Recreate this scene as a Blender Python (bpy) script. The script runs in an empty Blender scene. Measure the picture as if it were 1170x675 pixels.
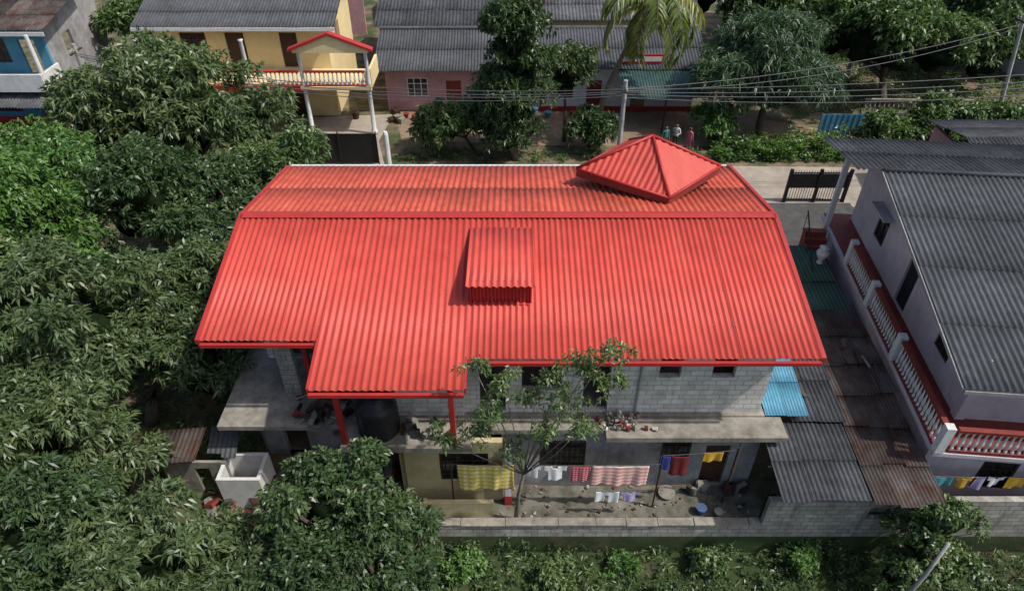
import bpy, bmesh, math, random
import numpy as np
from mathutils import Vector, Matrix
random.seed(7)
S=bpy.context.scene
C=bpy.context.collection
# ------------------------------------------------------------------ materials
def nt(name):
    m=bpy.data.materials.new(name); m.use_nodes=True
    t=m.node_tree; b=t.nodes['Principled BSDF']
    return m,t,b
def mixc(t,fac,a,b,mode='MIX'):
    n=t.nodes.new('ShaderNodeMix'); n.data_type='RGBA'; n.blend_type=mode
    for sock,val in ((n.inputs[0],fac),(n.inputs[6],a),(n.inputs[7],b)):
        if isinstance(val,bpy.types.NodeSocket): t.links.new(val,sock)
        elif isinstance(val,(tuple,list)): sock.default_value=(*val[:3],1)
        else: sock.default_value=val
    return n.outputs[2]
def coords(t,scale=(1,1,1),swz=False):
    tc=t.nodes.new('ShaderNodeTexCoord'); out=tc.outputs['Object']
    if swz:
        s=t.nodes.new('ShaderNodeSeparateXYZ'); t.links.new(out,s.inputs[0])
        a=t.nodes.new('ShaderNodeMath'); a.operation='ADD'; t.links.new(s.outputs[0],a.inputs[0]); t.links.new(s.outputs[1],a.inputs[1])
        c=t.nodes.new('ShaderNodeCombineXYZ'); t.links.new(a.outputs[0],c.inputs[0]); t.links.new(s.outputs[2],c.inputs[1]); out=c.outputs[0]
    mp=t.nodes.new('ShaderNodeMapping'); mp.inputs['Scale'].default_value=scale; t.links.new(out,mp.inputs[0])
    return mp.outputs[0]
def noise(t,vec,scale,detail=6,rough=.6,lo=.35,hi=.65):
    n=t.nodes.new('ShaderNodeTexNoise'); n.inputs['Scale'].default_value=scale; n.inputs['Detail'].default_value=detail; n.inputs['Roughness'].default_value=rough
    t.links.new(vec,n.inputs['Vector'])
    r=t.nodes.new('ShaderNodeMapRange'); r.inputs[1].default_value=lo; r.inputs[2].default_value=hi; t.links.new(n.outputs[0],r.inputs[0])
    return r.outputs[0],n.outputs[0]
def M(name,c1,c2=None,scale=2,rough=.85,bump=.25,spec=.3,streak=0,scol=(.03,.028,.025),sdir=(5,5,.5),attr=0,metal=0,dirt=.35,lo=.35,hi=.65,bscale=25,grime=0):
    m,t,b=nt(name)
    if c2 is None: c2=tuple(x*.75 for x in c1)
    v=coords(t)
    f,_=noise(t,v,scale,6,.65,lo,hi)
    col=mixc(t,f,c1,c2)
    f2,_=noise(t,v,.45,4,.7,.3,.7)
    dk=mixc(t,f2,(1,1,1),(1-dirt,)*3)
    col=mixc(t,1.0,col,dk,'MULTIPLY')
    if streak:
        f3,_=noise(t,coords(t,sdir),1.0,6,.7,.52,.78)
        mm=t.nodes.new('ShaderNodeMath'); mm.operation='MULTIPLY'; mm.inputs[1].default_value=streak; t.links.new(f3,mm.inputs[0])
        col=mixc(t,mm.outputs[0],col,scol)
    if grime:
        f4,_=noise(t,coords(t,(7,1.0,1)),1.7,7,.75,.56,.74)
        m4=t.nodes.new('ShaderNodeMath'); m4.operation='MULTIPLY'; m4.inputs[1].default_value=grime; t.links.new(f4,m4.inputs[0])
        col=mixc(t,m4.outputs[0],col,(.22,.05,.035))
    if attr:
        a=t.nodes.new('ShaderNodeAttribute'); a.attribute_name='face_tone'
        r=t.nodes.new('ShaderNodeMapRange'); r.inputs[3].default_value=1-attr; r.inputs[4].default_value=1+attr; t.links.new(a.outputs['Fac'],r.inputs[0])
        cc=t.nodes.new('ShaderNodeCombineXYZ'); [t.links.new(r.outputs[0],cc.inputs[i]) for i in range(3)]
        col=mixc(t,1.0,col,cc.outputs[0],'MULTIPLY')
    t.links.new(col,b.inputs['Base Color'])
    b.inputs['Roughness'].default_value=rough; b.inputs['Specular IOR Level'].default_value=spec; b.inputs['Metallic'].default_value=metal
    if bump:
        _,h=noise(t,v,bscale,3)
        bp=t.nodes.new('ShaderNodeBump'); bp.inputs['Strength'].default_value=bump; bp.inputs['Distance'].default_value=.03
        t.links.new(h,bp.inputs['Height']); t.links.new(bp.outputs[0],b.inputs['Normal'])
    return m
def MBrick(name,c1,c2,mortar,bw=.42,bh=.21,stain=.5):
    m,t,b=nt(name)
    v=coords(t,swz=True)
    br=t.nodes.new('ShaderNodeTexBrick'); br.inputs['Scale'].default_value=1; br.inputs['Brick Width'].default_value=bw; br.inputs['Row Height'].default_value=bh
    br.inputs['Mortar Size'].default_value=.014; br.inputs['Color1'].default_value=(*c1,1); br.inputs['Color2'].default_value=(*c2,1); br.inputs['Mortar'].default_value=(*mortar,1)
    t.links.new(v,br.inputs['Vector'])
    f,_=noise(t,coords(t),1.3,8,.7,.4,.75)
    mm=t.nodes.new('ShaderNodeMath'); mm.operation='MULTIPLY'; mm.inputs[1].default_value=stain; t.links.new(f,mm.inputs[0])
    col=mixc(t,mm.outputs[0],br.outputs['Color'],(.09,.085,.065))
    f3,_=noise(t,coords(t,(3,3,.4)),1.0,6,.7,.5,.75)
    m2=t.nodes.new('ShaderNodeMath'); m2.operation='MULTIPLY'; m2.inputs[1].default_value=stain*.9; t.links.new(f3,m2.inputs[0])
    col=mixc(t,m2.outputs[0],col,(.07,.065,.05))
    t.links.new(col,b.inputs['Base Color']); b.inputs['Roughness'].default_value=.92
    bp=t.nodes.new('ShaderNodeBump'); bp.inputs['Strength'].default_value=.5; bp.inputs['Distance'].default_value=.02; bp.invert=True
    t.links.new(br.outputs['Fac'],bp.inputs['Height']); t.links.new(bp.outputs[0],b.inputs['Normal'])
    return m
def MStripe(name,c1,c2,scale=3,plaid=False,c3=None):
    m,t,b=nt(name); v=coords(t)
    def wave(d,sc,c):
        w=t.nodes.new('ShaderNodeTexWave'); w.bands_direction=d; w.inputs['Scale'].default_value=sc; w.inputs['Distortion'].default_value=.1; t.links.new(v,w.inputs[0])
        r=t.nodes.new('ShaderNodeMapRange'); r.inputs[1].default_value=c; r.inputs[2].default_value=c+.12; t.links.new(w.outputs['Fac'],r.inputs[0]); return r.outputs[0]
    col=mixc(t,wave('Z' if not plaid else 'X',scale,.5),c1,c2)
    if plaid: 
        col=mixc(t,wave('Z',scale,.6),col,c3 or c2)
    t.links.new(col,b.inputs['Base Color']); b.inputs['Roughness'].default_value=.9
    return m
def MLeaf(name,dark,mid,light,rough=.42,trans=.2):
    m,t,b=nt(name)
    a=t.nodes.new('ShaderNodeAttribute'); a.attribute_name='face_tone'
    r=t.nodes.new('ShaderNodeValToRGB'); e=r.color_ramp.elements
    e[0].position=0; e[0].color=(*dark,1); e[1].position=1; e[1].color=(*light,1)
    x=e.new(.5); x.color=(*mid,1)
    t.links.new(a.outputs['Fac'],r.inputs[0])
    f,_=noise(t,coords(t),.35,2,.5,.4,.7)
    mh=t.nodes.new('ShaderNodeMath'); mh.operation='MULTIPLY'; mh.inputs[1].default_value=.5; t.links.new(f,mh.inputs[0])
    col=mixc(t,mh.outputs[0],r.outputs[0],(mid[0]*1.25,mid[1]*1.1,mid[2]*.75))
    t.links.new(col,b.inputs['Base Color']); b.inputs['Roughness'].default_value=rough; b.inputs['Specular IOR Level'].default_value=.5
    tr=t.nodes.new('ShaderNodeBsdfTranslucent'); cb=mixc(t,1.0,col,(1.4,1.7,.6),'MULTIPLY'); t.links.new(cb,tr.inputs[0])
    mx=t.nodes.new('ShaderNodeMixShader'); mx.inputs[0].default_value=trans
    t.links.new(b.outputs[0],mx.inputs[1]); t.links.new(tr.outputs[0],mx.inputs[2])
    t.links.new(mx.outputs[0],t.nodes['Material Output'].inputs['Surface'])
    return m
RED=M('red_painted_metal',(.585,.078,.056),(.51,.060,.044),1.2,.55,.05,.35,streak=.4,scol=(.53,.14,.10),sdir=(3,.25,.5),dirt=.18,attr=.05,grime=.35)
REDB=M('red_weathered_metal',(.51,.095,.055),(.40,.06,.038),2.5,.6,.05,.3,streak=.6,scol=(.27,.045,.028),sdir=(5,.6,.5),dirt=.22,attr=.07,grime=.5)
REDT=M('red_trim',(.42,.035,.03),(.34,.028,.025),3,.5,0,.35,dirt=.15)
REDP=M('red_oxide_paint',(.26,.045,.035),(.19,.035,.03),4,.6,.1)
WHITE=M('white_paint',(.72,.72,.72),(.6,.6,.58),3,.7,.05,dirt=.2,streak=.25)
ASB=M('grey_cement_sheet',(.14,.145,.155),(.085,.088,.095),3,.9,.3,.2,streak=.55,scol=(.035,.036,.04),sdir=(6,.7,1),attr=.15)
ASBR=M('charcoal_cement_sheet',(.105,.112,.122),(.075,.08,.088),3,.9,.3,.2,streak=.6,scol=(.03,.032,.036),sdir=(7,.5,1),attr=.08,dirt=.3)
ASBD=M('dark_cement_sheet',(.085,.09,.1),(.05,.053,.058),3,.9,.3,.2,streak=.5,scol=(.02,.021,.024),sdir=(6,.7,1),attr=.25)
RUST=M('rusty_iron_sheet',(.06,.028,.02),(.10,.095,.09),1.6,.8,.2,.2,streak=.7,scol=(.035,.018,.014),sdir=(4,.6,1),attr=.45)
TEAL=M('teal_metal',(.06,.13,.12),(.04,.09,.085),2,.6,.05,streak=.4,attr=.15)
GREENR=M('green_plastic_sheet',(.05,.11,.08),(.035,.075,.055),2,.6,.05,streak=.3,attr=.15)
BLUES=M('blue_metal_sheet',(.10,.30,.42),(.07,.22,.33),2,.5,.05,streak=.3,scol=(.05,.1,.13),attr=.15)
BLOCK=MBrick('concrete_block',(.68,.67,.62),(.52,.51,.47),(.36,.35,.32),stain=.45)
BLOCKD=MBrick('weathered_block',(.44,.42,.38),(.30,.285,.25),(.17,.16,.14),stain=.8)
PLAST=M('grey_plaster',(.42,.41,.41),(.26,.25,.25),1.5,.9,.25,streak=.75,scol=(.10,.095,.09),dirt=.45)
CONC=M('raw_concrete',(.37,.34,.29),(.2,.185,.15),2.5,.9,.4,streak=.5,scol=(.08,.075,.06),dirt=.4)
CREAM=M('cream_plaster',(.66,.56,.32),(.55,.46,.26),2,.85,.1,streak=.4,scol=(.25,.21,.13))
YEL=M('yellow_wall_paint',(.78,.62,.34),(.70,.55,.29),1.5,.8,.05,streak=.25,scol=(.35,.27,.15),dirt=.2)
LAV=M('pale_pink_wall_paint',(.62,.55,.59),(.51,.45,.48),1.5,.85,.1,streak=.45,scol=(.24,.21,.22),dirt=.28)
PINK=M('pink_wall_paint',(.62,.34,.35),(.52,.30,.30),1.5,.85,.1,streak=.4,scol=(.25,.15,.14))
BLUEW=M('blue_wall_paint',(.09,.30,.43),(.07,.24,.36),1.5,.8,.05,streak=.3,scol=(.04,.1,.15))
WOODD=M('dark_wood',(.08,.04,.022),(.05,.025,.015),6,.6,.1)
DARK=M('dark_interior',(.02,.02,.022),(.012,.012,.014),3,.9,0)
GLASS=M('window_glass',(.03,.035,.04),(.02,.025,.03),1,.08,0,.6)
BLACKM=M('black_metal',(.02,.02,.022),(.012,.012,.013),4,.5,.05)
CABLE=M('cable_sheath',(.12,.12,.125),(.09,.09,.095),4,.5,0)
BLACKP=M('black_polyethylene',(.018,.018,.02),(.03,.03,.03),4,.4,.02)
POLE=M('concrete_pole',(.42,.41,.38),(.31,.3,.28),4,.85,.2)
BARK=M('bark',(.14,.115,.085),(.075,.06,.045),9,.95,.8)
PBARK=M('palm_bark',(.24,.21,.17),(.16,.135,.105),9,.95,.6,streak=0)
GROUND=M('ground_soil',(.22,.165,.11),(.06,.08,.03),.6,.95,.6,dirt=.35,lo=.42,hi=.58,bscale=12)
GRASS=M('bank_grass',(.05,.075,.022),(.03,.045,.016),1.5,.95,.6,dirt=.4,streak=.8,scol=(.13,.10,.065),sdir=(.9,.9,1),bscale=12)
ROADM=M('sandy_road',(.40,.35,.29),(.30,.255,.21),1.2,.95,.4,dirt=.25,bscale=18)
YARD=M('dirt_yard',(.32,.23,.155),(.21,.155,.105),1.0,.95,.5,dirt=.3)
DRIVE=M('worn_asphalt',(.10,.098,.095),(.065,.065,.063),2,.9,.4)
TERR=M('stained_concrete_floor',(.21,.20,.165),(.10,.10,.07),1.8,.9,.4,dirt=.5)
LMANGO=MLeaf('mango_leaf',(.034,.058,.022),(.075,.115,.045),(.145,.19,.085))
LBRIGHT=MLeaf('bright_leaf',(.038,.088,.02),(.075,.16,.036),(.14,.235,.065))
LDARK=MLeaf('dark_leaf',(.022,.045,.016),(.044,.082,.029),(.09,.14,.05))
LBUSH=MLeaf('bush_leaf',(.038,.068,.023),(.075,.13,.04),(.145,.20,.07))
LBLUE=MLeaf('needle_leaf',(.022,.05,.024),(.048,.09,.043),(.09,.145,.07))
LPALM=MLeaf('palm_leaf',(.07,.11,.025),(.14,.18,.04),(.32,.28,.07))
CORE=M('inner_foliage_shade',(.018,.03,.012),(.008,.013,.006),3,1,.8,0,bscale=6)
# ------------------------------------------------------------------ mesh builder
def reg(ob,parent=None):
    C.objects.link(ob)
    if parent is not None:
        ob.parent=parent
    return ob
def empty(name,loc=(0,0,0),rotz=0):
    e=bpy.data.objects.new(name,None); e.empty_display_size=.5; e.location=loc; e.rotation_euler=(0,0,rotz); C.objects.link(e); return e
class MB:
    def __init__(s): s.v=[]; s.f=[]; s.m=[]; s.r=[]
    def add(s,vs,fs,mi=0,r=.5):
        o=len(s.v); s.v+= [tuple(p) for p in vs]
        for f in fs: s.f.append([i+o for i in f]); s.m.append(mi); s.r.append(r)
        return s
    def box(s,x0,x1,y0,y1,z0,z1,mi=0):
        vs=[(x0,y0,z0),(x1,y0,z0),(x1,y1,z0),(x0,y1,z0),(x0,y0,z1),(x1,y0,z1),(x1,y1,z1),(x0,y1,z1)]
        return s.add(vs,[(0,3,2,1),(4,5,6,7),(0,1,5,4),(1,2,6,5),(2,3,7,6),(3,0,4,7)],mi)
    def obox(s,c,sx,sy,sz,rot=(0,0,0),mi=0):
        R=Matrix.Rotation(rot[2],3,'Z')@Matrix.Rotation(rot[1],3,'Y')@Matrix.Rotation(rot[0],3,'X')
        vs=[Vector(c)+R@Vector((a*sx/2,b*sy/2,d*sz/2)) for d in(-1,1) for a,b in((-1,-1),(1,-1),(1,1),(-1,1))]
        return s.add(vs,[(0,3,2,1),(4,5,6,7),(0,1,5,4),(1,2,6,5),(2,3,7,6),(3,0,4,7)],mi)
    def tube(s,pts,rad,n=8,mi=0):
        pts=[Vector(p) for p in pts]; vs=[]; fs=[]
        if not isinstance(rad,(list,tuple)): rad=[rad]*len(pts)
        for i,p in enumerate(pts):
            d=(pts[min(i+1,len(pts)-1)]-pts[max(i-1,0)]).normalized()
            a=d.cross(Vector((0,0,1)) if abs(d.z)<.9 else Vector((1,0,0))).normalized(); b=d.cross(a)
            for k in range(n):
                t=2*math.pi*k/n; vs.append(p+(a*math.cos(t)+b*math.sin(t))*rad[i])
        for i in range(len(pts)-1):
            for k in range(n):
                k2=(k+1)%n; fs.append((i*n+k,i*n+k2,(i+1)*n+k2,(i+1)*n+k))
        fs.append(tuple(range(n))[::-1]); fs.append(tuple((len(pts)-1)*n+k for k in range(n)))
        return s.add(vs,fs,mi)
    def lathe(s,cx,cy,prof,n=10,mi=0):
        vs=[];fs=[]
        for r,z in prof:
            for k in range(n):
                t=2*math.pi*k/n; vs.append((cx+r*math.cos(t),cy+r*math.sin(t),z))
        for i in range(len(prof)-1):
            for k in range(n):
                k2=(k+1)%n; fs.append((i*n+k,i*n+k2,(i+1)*n+k2,(i+1)*n+k))
        fs.append(tuple(range(n))[::-1]); fs.append(tuple((len(prof)-1)*n+k for k in range(n)))
        return s.add(vs,fs,mi)
    def prism(s,poly,y0,y1,mi=0):
        n=len(poly); vs=[(x,y0,z) for x,z in poly]+[(x,y1,z) for x,z in poly]
        fs=[tuple(range(n)),tuple(range(2*n-1,n-1,-1))]+[(i,i+n,(i+1)%n+n,(i+1)%n) for i in range(n)]
        return s.add(vs,fs,mi)
    def obj(s,name,parent=None,mats=None,smooth=False,bevel=0):
        me=bpy.data.meshes.new(name); me.from_pydata(s.v,[],s.f)
        for m in (mats or [CONC]): me.materials.append(m)
        me.polygons.foreach_set('material_index',s.m)
        if smooth: me.polygons.foreach_set('use_smooth',[True]*len(s.f))
        a=me.attributes.new('face_tone','FLOAT','FACE'); a.data.foreach_set('value',s.r)
        bm=bmesh.new(); bm.from_mesh(me); bmesh.ops.recalc_face_normals(bm,faces=bm.faces); bm.to_mesh(me); bm.free()
        me.update(); ob=bpy.data.objects.new(name,me); reg(ob,parent)
        if bevel:
            b=ob.modifiers.new('b','BEVEL'); b.width=bevel; b.segments=1; b.limit_method='ANGLE'
        return ob
def wall(name,parent,axis,a0,a1,c0,c1,z0,z1,ops,mat):
    A=sorted(set([a0,a1]+[min(max(o[i],a0),a1) for o in ops for i in(0,1)])); Z=sorted(set([z0,z1]+[min(max(o[i],z0),z1) for o in ops for i in(2,3)]))
    na,nz=len(A)-1,len(Z)-1
    solid=lambda i,j: 0<=i<na and 0<=j<nz and not any(o[0]<=(A[i]+A[i+1])/2<=o[1] and o[2]<=(Z[j]+Z[j+1])/2<=o[3] for o in ops)
    mb=MB()
    P=(lambda a,c,z:(a,c,z)) if axis=='x' else (lambda a,c,z:(c,a,z))
    for i in range(na):
        for j in range(nz):
            if not solid(i,j): continue
            x0,x1,w0,w1=A[i],A[i+1],Z[j],Z[j+1]
            mb.add([P(x0,c0,w0),P(x1,c0,w0),P(x1,c0,w1),P(x0,c0,w1)],[(0,1,2,3)]); mb.add([P(x0,c1,w0),P(x1,c1,w0),P(x1,c1,w1),P(x0,c1,w1)],[(3,2,1,0)])
            if not solid(i-1,j): mb.add([P(x0,c0,w0),P(x0,c1,w0),P(x0,c1,w1),P(x0,c0,w1)],[(0,1,2,3)])
            if not solid(i+1,j): mb.add([P(x1,c0,w0),P(x1,c1,w0),P(x1,c1,w1),P(x1,c0,w1)],[(0,1,2,3)])
            if not solid(i,j-1): mb.add([P(x0,c0,w0),P(x1,c0,w0),P(x1,c1,w0),P(x0,c1,w0)],[(0,1,2,3)])
            if not solid(i,j+1): mb.add([P(x0,c0,w1),P(x1,c0,w1),P(x1,c1,w1),P(x0,c1,w1)],[(0,1,2,3)])
    me_ob=mb.obj(name,parent,[mat])
    bm=bmesh.new(); bm.from_mesh(me_ob.data); bmesh.ops.remove_doubles(bm,verts=bm.verts,dist=.0005); bmesh.ops.recalc_face_normals(bm,faces=bm.faces); bm.to_mesh(me_ob.data); bm.free()
    return me_ob
def window(name,parent,axis,a0,a1,z0,z1,c,out=-1,bars=3,frame=WOODD,glass=GLASS,grill=True):
    mb=MB(); w=.07; i0=c-out*.10; i1=c-out*.03
    def B(x0,x1,y0,y1,zz0,zz1,mi):
        y0,y1=min(y0,y1),max(y0,y1)
        if axis=='x': mb.box(x0,x1,y0,y1,zz0,zz1,mi)
        else: mb.box(y0,y1,x0,x1,zz0,zz1,mi)
    B(a0,a0+w,i0,i1,z0,z1,0); B(a1-w,a1,i0,i1,z0,z1,0); B(a0+w,a1-w,i0,i1,z0,z0+w,0); B(a0+w,a1-w,i0,i1,z1-w,z1,0)
    n=max(1,round((a1-a0)/.55))
    for k in range(1,n):
        x=a0+(a1-a0)*k/n; B(x-.03,x+.03,i0+.002,i1-.002,z0+w,z1-w,0)
    zt=z0+(z1-z0)*.68; B(a0+w,a1-w,i0+.004,i1-.004,zt-.025,zt+.025,0)
    B(a0+w,a1-w,c-out*.085,c-out*.075,z0+w,z1-w,1)
    if grill:
        m=int((a1-a0)/.16)
        for k in range(1,m):
            x=a0+(a1-a0)*k/m; B(x-.009,x+.009,c-out*.025,c-out*.01,z0+.02,z1-.02,2)
        for k in range(1,4):
            z=z0+(z1-z0)*k/4; B(a0,a1,c-out*.009,c-out*.001,z-.008,z+.008,2)
    return mb.obj(name,parent,[frame,glass,BLACKM])
def corr(name,parent,p0,u,v,W,L,pitch,amp,mat,prof='sine',rows=1,sheet=1.0,lap=.015,jit=0,seed=0,thick=True):
    rn=random.Random(seed); p0=Vector(p0); u=Vector(u).normalized(); v=Vector(v).normalized(); n=u.cross(v)
    if n.z<0: n=-n
    mb=MB(); ncol=max(1,round(W/sheet)); 
    per=max(1,round(W/ncol/pitch)); sw=W/ncol; ss=6
    RL=L/rows
    for r in range(rows):
        for c in range(ncol):
            jz=rn.uniform(0,jit)*.4; jl=rn.uniform(-jit,jit); rr=rn.random(); ns=per*ss; vs=[]; fs=[]
            nv=3
            for k in range(nv):
                s=RL*k/(nv-1); off=lap*(k/(nv-1))+jz*(k/(nv-1))
                if k==nv-1: s+=.04+jl
                for i in range(ns+1):
                    h=amp*math.cos(2*math.pi*i/ss); x=i/ns*sw
                    vs.append(p0+u*(c*sw+x)+v*(r*RL+s)+n*(h+off+.004*(c%2)))
            m=ns+1
            for k in range(nv-1):
                for i in range(ns): fs.append((k*m+i,k*m+i+1,(k+1)*m+i+1,(k+1)*m+i))
            mb.add(vs,fs,0,rr)
    ob=mb.obj(name,parent,[mat],smooth=True)
    if thick:
        so=ob.modifiers.new('s','SOLIDIFY'); so.thickness=.012; so.offset=-1
    return ob
def balustrade(name,parent,p0,p1,z0,h,sp=.2,cap=REDP,bal=WHITE,r=.055):
    p0=Vector((*p0,0)); p1=Vector((*p1,0)); d=p1-p0; L=d.length; ang=math.atan2(d.y,d.x); mb=MB()
    mid=(p0+p1)/2
    mb.obox((mid.x,mid.y,z0+h-.05),L,.17,.10,(0,0,ang),0); mb.obox((mid.x,mid.y,z0+.05),L,.14,.10,(0,0,ang),0)
    n=int(L/sp)
    for k in range(n):
        p=p0+d*((k+.5)/n); H=h-.2; b=z0+.1
        mb.lathe(p.x,p.y,[(r*.9,b),(r*.9,b+.08*H),(r*.5,b+.15*H),(r*1.15,b+.4*H),(r*.5,b+.7*H),(r*.45,b+.85*H),(r*.9,b+.92*H),(r*.9,b+H)],6,1)
    return mb.obj(name,parent,[cap,bal])
# ------------------------------------------------------------------ foliage
def leafmesh(name,parent,P,D,L,W,face_tone,mat,seed=0):
    rg=np.random.default_rng(seed); n=len(P)
    D=D/np.linalg.norm(D,axis=1,keepdims=True)
    sd=np.cross(D,rg.normal(size=(n,3))+np.array([0,0,2.0])); sd/=np.linalg.norm(sd,axis=1,keepdims=True)+1e-9
    nr=np.cross(sd,D)
    Ls=(L*rg.uniform(.65,1.25,n))[:,None]; Ws=(W*rg.uniform(.75,1.2,n))[:,None]
    mid=P+D*Ls*.45
    tip=P+D*Ls+np.array([0,0,-1])*Ls*.25
    V=np.empty((n,4,3)); V[:,0]=P; V[:,1]=mid+sd*Ws*.5; V[:,2]=tip; V[:,3]=mid-sd*Ws*.5
    V[:,1]+=nr*Ws*.12; V[:,3]+=nr*Ws*.12
    me=bpy.data.meshes.new(name); me.vertices.add(n*4); me.vertices.foreach_set('co',V.reshape(-1))
    me.loops.add(n*4); me.loops.foreach_set('vertex_index',np.arange(n*4,dtype=np.int32))
    me.polygons.add(n); me.polygons.foreach_set('loop_start',np.arange(0,n*4,4,dtype=np.int32))
    me.update(calc_edges=True); me.validate()
    a=me.attributes.new('face_tone','FLOAT','FACE'); a.data.foreach_set('value',np.clip(face_tone,0,1).astype(np.float32))
    me.materials.append(mat); ob=bpy.data.objects.new(name,me); reg(ob,parent); return ob
def tree(name,base,lobes,mat,seed=0,L=.32,W=.09,dens=5.0,per=9,droop=.35,K=18,sub=.42,core=.42,trunk=.22,limbs=8,low=-.3,bark=BARK,spread=.9,lf=1.0,pr=(.45,.85)):
    rg=np.random.default_rng(seed); e=empty(name,base)
    b=np.array(base,float); allP=[];allD=[];allR=[]; tr=MB(); co=MB()
    cen=np.mean([l[:3] for l in lobes],axis=0)-b
    fork=np.array([cen[0]*.5,cen[1]*.5,max(.4,(cen[2])*.45)])
    tr.tube([(0,0,-.3),tuple(fork*.5+rg.normal(size=3)*.05),tuple(fork)],[trunk*1.3,trunk,trunk*.8],8)
    for (x,y,z,rx,ry,rz) in lobes:
        c=np.array([x,y,z])-b; R=np.array([rx,ry,rz]); lobetone=rg.uniform(-.12,.12)
        mid=(fork+c)/2+rg.normal(size=3)*.2*lf
        tr.tube([tuple(fork),tuple(mid),tuple(c)],[trunk*.75*lf,trunk*.55*lf,trunk*.35*lf],6)
        d=rg.normal(size=(K*4,3)); d/=np.linalg.norm(d,axis=1,keepdims=True); d=d[d[:,2]>low][:K]
        pos=c+d*R*rg.uniform(pr[0],pr[1],(len(d),1)); rs=np.mean(R)*sub*rg.uniform(.6,1.3,len(d))
        for k in range(min(limbs,len(d))):
            m2=(c+pos[k])/2+rg.normal(size=3)*.15*lf
            tr.tube([tuple(c*.6+fork*.4 if k%2 and lf==1 else c),tuple(m2),tuple(pos[k]*1.0)],[trunk*.35*lf,trunk*.22*lf,.02*lf],5)
        for k in range(len(d)):
            n=int(dens*4*math.pi*rs[k]**2)+3; tone=.36*rg.uniform()+lobetone
            dd=rg.normal(size=(n,3)); dd/=np.linalg.norm(dd,axis=1,keepdims=True)
            dd[:,2]=np.where(dd[:,2]<-.4,-dd[:,2],dd[:,2])
            q=rg.uniform(.5,1.12,n); rr=rs[k]*q[:,None]; pp=pos[k]+dd*rr*np.array([1,1,.75])
            cl=rg.uniform(0,1,n)*.4+tone+.18*(dd[:,2]*.5+.5)+.25*(q-.8)  # random tone plus painted light: tops and outer leaves lighter, inner ones darker
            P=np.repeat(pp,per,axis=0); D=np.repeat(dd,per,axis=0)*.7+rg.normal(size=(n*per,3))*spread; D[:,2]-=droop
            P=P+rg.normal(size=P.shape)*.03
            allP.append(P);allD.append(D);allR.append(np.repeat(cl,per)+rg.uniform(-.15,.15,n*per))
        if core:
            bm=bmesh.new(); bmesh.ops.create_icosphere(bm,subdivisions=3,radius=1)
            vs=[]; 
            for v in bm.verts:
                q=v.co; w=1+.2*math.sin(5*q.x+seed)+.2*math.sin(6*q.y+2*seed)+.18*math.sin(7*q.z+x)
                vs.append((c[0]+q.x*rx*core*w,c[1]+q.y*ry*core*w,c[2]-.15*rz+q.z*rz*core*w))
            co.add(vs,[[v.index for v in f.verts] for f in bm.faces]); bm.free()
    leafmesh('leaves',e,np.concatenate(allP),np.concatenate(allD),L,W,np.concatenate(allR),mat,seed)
    tr.obj('trunk_and_limbs',e,[bark],smooth=True)
    if core: co.obj('inner_shade_core',e,[CORE],smooth=True)  # solid dark cores added inside crowns, their colour standing in for inner shade
    return e
def weeds(name,boxes,mat,seed,L=.25,W=.06,per=8,dens=6,patch=.35):
    rg=np.random.default_rng(seed); Ps=[];Ds=[];Rs=[]
    for (x0,x1,y0,y1,z0,h) in boxes:
        n=int((x1-x0)*(y1-y0)*dens)+4
        p=np.stack([rg.uniform(x0,x1,n),rg.uniform(y0,y1,n),np.zeros(n)],1)
        hh=(np.sin(p[:,0]*1.7+seed)*np.sin(p[:,1]*2.1+p[:,0])+.5*np.sin(p[:,0]*4.3+p[:,1]*3.1)+1.5)/3
        keep=rg.uniform(0,1,n)<(patch+.9*hh); p=p[keep]; hh=hh[keep]; n=len(p)
        p[:,2]=z0+h*rg.uniform(0,1,n)*(.1+1.1*hh)
        P=np.repeat(p,per,axis=0); D=rg.normal(size=P.shape)*.8; D[:,2]=np.abs(D[:,2])*.6+.25
        Ps.append(P+rg.normal(size=P.shape)*.06);Ds.append(D);Rs.append(np.repeat(rg.uniform(0,.6,n)+.5*hh,per)+rg.uniform(-.2,.2,n*per))
    return leafmesh(name,None,np.concatenate(Ps),np.concatenate(Ds),L,W,np.concatenate(Rs),mat,seed)
def palm(name,base,top,seed,nf=18,fl=3.6):
    rg=random.Random(seed); e=empty(name,base); b=Vector(base); t=Vector(top)-b; mb=MB()
    pts=[Vector((0,0,-.2))]; 
    for i in range(1,9):
        f=i/8; pts.append(Vector((t.x*f**1.6,t.y*f**1.6,t.z*f)))
    mb.tube(pts,[.2-.011*i for i in range(9)],8); mb.obj('trunk',e,[PBARK],smooth=True)
    P=[];D=[];R=[]; rc=MB()
    for k in range(nf):
        az=2*math.pi*k/nf+rg.uniform(-.2,.2); el=rg.uniform(-.35,1.0); d=Vector((math.cos(az),math.sin(az),0)); pr=[]
        L=fl*rg.uniform(.8,1.1); p=t.copy(); a=el
        for i in range(15):
            pr.append(p.copy()); p=p+(d*math.cos(a)+Vector((0,0,1))*math.sin(a))*(L/14); a-=.13+.02*i*.3
        rc.tube(pr,[.035-.002*i for i in range(15)],4)
        sd=Vector((-d.y,d.x,0))
        for i in range(1,15):
            dr=(pr[i]-pr[i-1]).normalized()
            for s in(-1,1):
                for q in(0,.2,.4,.6,.8):
                    pp=pr[i-1].lerp(pr[i],q); P.append(pp); D.append(sd*s*.9+dr*.6+Vector((0,0,-.45)))
                    R.append(.15+.8*(k%4)/4)
    rc.obj('frond_stems',e,[PBARK],smooth=True)
    leafmesh('fronds',e,np.array(P),np.array([tuple(x) for x in D]),.75,.10,np.array(R),LPALM,seed)
    return e
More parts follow.
